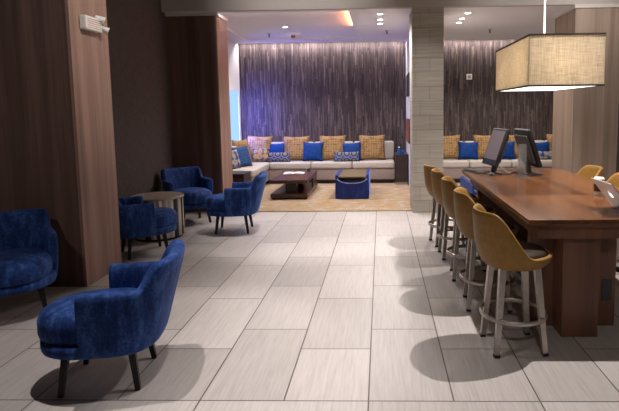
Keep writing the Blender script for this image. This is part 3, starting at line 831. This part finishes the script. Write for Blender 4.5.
# ------------------------------------------------------------------ lights
def spot(x, y, z, e, size=100, blend=.6, col=(1, .93, .88), r=.04, tgt=None):
    l = bpy.data.lights.new('spot_light', 'SPOT'); l.energy = e; l.spot_size = R(size); l.spot_blend = blend; l.color = col; l.shadow_soft_size = r
    o = bpy.data.objects.new('spot_light', l); C.objects.link(o); o.location = (x, y, z)
    d = Vector(tgt)-o.location if tgt else Vector((0, 0, -1))
    o.rotation_euler = d.to_track_quat('-Z', 'Y').to_euler(); return o
def area(x, y, z, sx, sy, e, col=(1, 1, 1), tgt=None, spread=180):
    l = bpy.data.lights.new('area_light', 'AREA'); l.shape = 'RECTANGLE'; l.size = sx; l.size_y = sy; l.energy = e; l.color = col; l.spread = R(spread)
    o = bpy.data.objects.new('area_light', l); C.objects.link(o); o.location = (x, y, z)
    d = Vector(tgt)-o.location if tgt else Vector((0, 0, -1))
    o.rotation_euler = d.to_track_quat('-Z', 'Y').to_euler(); return o
WARM = (1, .95, .93)
Zs = CZ-.02
spot(-1.62, 3.10, Zs, 290, 52, .5, WARM, .03)
spot(-1.05, 6.95, Zs, 350, 50, .6, WARM, .03)
spot(-.45, 2.7, Zs, 240, 52, .9, WARM, .03)
spot(.2, -1.4, Zs, 190, 20, .8, WARM, .03, tgt=(1.2, 3.55, .55))
spot(-.7, 5.1, Zs, 240, 52, .9, WARM, .03)
spot(1.95, 4.05, Zs, 600, 98, .5, WARM, .03)
spot(1.9, 6.2, Zs, 300, 90, .6, WARM, .03)
spot(-.1, 7.2, Zs, 130, 56, .9, WARM, .04)
# spots added to brighten the bulkhead, column, piers and left wall
spot(.7, 6.0, Zs, 190, 60, .9, WARM, .04, tgt=(.7, 8.2, .9))
spot(3.2, 6.2, Zs, 165, 80, .8, WARM, .04, tgt=(3.3, 8.2, 1.9))
spot(-1.2, 6.2, Zs, 150, 80, .9, WARM, .04, tgt=(-1.2, 8.2, 3.6))
spot(2.4, 6.2, Zs, 110, 80, .9, WARM, .04, tgt=(2.4, 8.2, 3.6))
spot(-3.0, .9, Zs, 130, 70, .9, WARM, .04, tgt=(-3.9, 4.74, 2.0))  # added fill that lifts the near left wall front
spot(-.9, 4.6, Zs, 190, 42, .8, WARM, .04, tgt=(-2.82, 5.1, 2.35))
# lounge
for y in (8.68, 9.2, 9.63): spot(.003, y, FZ-.03, 95, 150, .6, (1, .95, .92), .04)
for y in (8.73, 9.24, 9.66): spot(1.44, y, FZ-.03, 85, 150, .6, (1, .92, .86), .04)
spot(-1.83, 10.18, FZ+.03, 200, 130, .6, (1, .95, .94), .05)
spot(3.2, 10.6, FZ-.03, 130, 130, .6, (1, .92, .86), .05)
spot(-2.6, 10.9, FZ-.03, 70, 120, .6, (1, .95, .95), .05)
# wall washers in the slot
area(-1.35, WY-.13, FZ+.02, 3.8, .03, 44, (1, .93, .95))
area(3.05, WY-.13, FZ+.02, 4.1, .03, 42, (1, .93, .90))
# unseen strip light added to brighten the tray ceiling
area(-1.8, 8.43, FZ+.03, 2.2, .02, 11, (.85, .82, 1.), tgt=(-1.8, 9.4, FZ+.3))
# blue glow from the lit window pane
area(-3.29, 11.75, 1.5, .7, 1.1, 80, (.16, .18, 1.), tgt=(-2.3, 12.33, 1.5))
# orange cove light on the ledge of the ceiling tray
area(-.515, 9.2, FZ+.028, 1.9, .02, 12, (1, .28, .08), tgt=(-.9, 9.2, FZ+.12))
# pendant bulbs
for y in (4.62, 5.25):
    l = bpy.data.lights.new('bulb', 'POINT'); l.energy = 15; l.color = (1, .9, .76); l.shadow_soft_size = .05
    o = bpy.data.objects.new('bulb', l); C.objects.link(o); o.location = (1.50, y, 2.05)
area((LX0+LX1)/2, (LY0+LY1)/2, LZ0-.02, .55, 1.15, 16, (1, .86, .7))

w = bpy.data.worlds.new('world'); sc.world = w; w.use_nodes = True
bg = w.node_tree.nodes['Background']; bg.inputs[0].default_value = (.5, .5, .6, 1); bg.inputs[1].default_value = .09

# ------------------------------------------------------------------ camera
cam = bpy.data.cameras.new('camera'); co = bpy.data.objects.new('camera', cam); C.objects.link(co)
f, cx, cy, pi_, ya, ro = 518., 367., 161.8, .10, -.02754, -.01223
F = Vector((math.sin(ya)*math.cos(pi_), math.cos(ya)*math.cos(pi_), -math.sin(pi_)))
Rt = Vector((math.cos(ya), -math.sin(ya), 0)); U = Rt.cross(F)
c_, s_ = math.cos(ro), math.sin(ro)
R2 = Rt*c_+U*s_; U2 = U*c_-Rt*s_
m = Matrix((R2, U2, -F)).transposed().to_4x4(); m.translation = (0, 0, 1.65)
co.matrix_world = m
cam.sensor_fit = 'HORIZONTAL'; cam.sensor_width = 36; cam.lens = f*36/619
cam.shift_x = (309.5-cx)/619; cam.shift_y = (cy-205.5)/619
cam.clip_start = .05
sc.camera = co
sc.cycles.use_denoising = True
sc.cycles.sample_clamp_indirect = 6
sc.view_settings.view_transform = 'Standard'; sc.view_settings.look = 'None'
sc.view_settings.exposure = .05; sc.view_settings.gamma = 1; sc.view_settings.use_curve_mapping = False
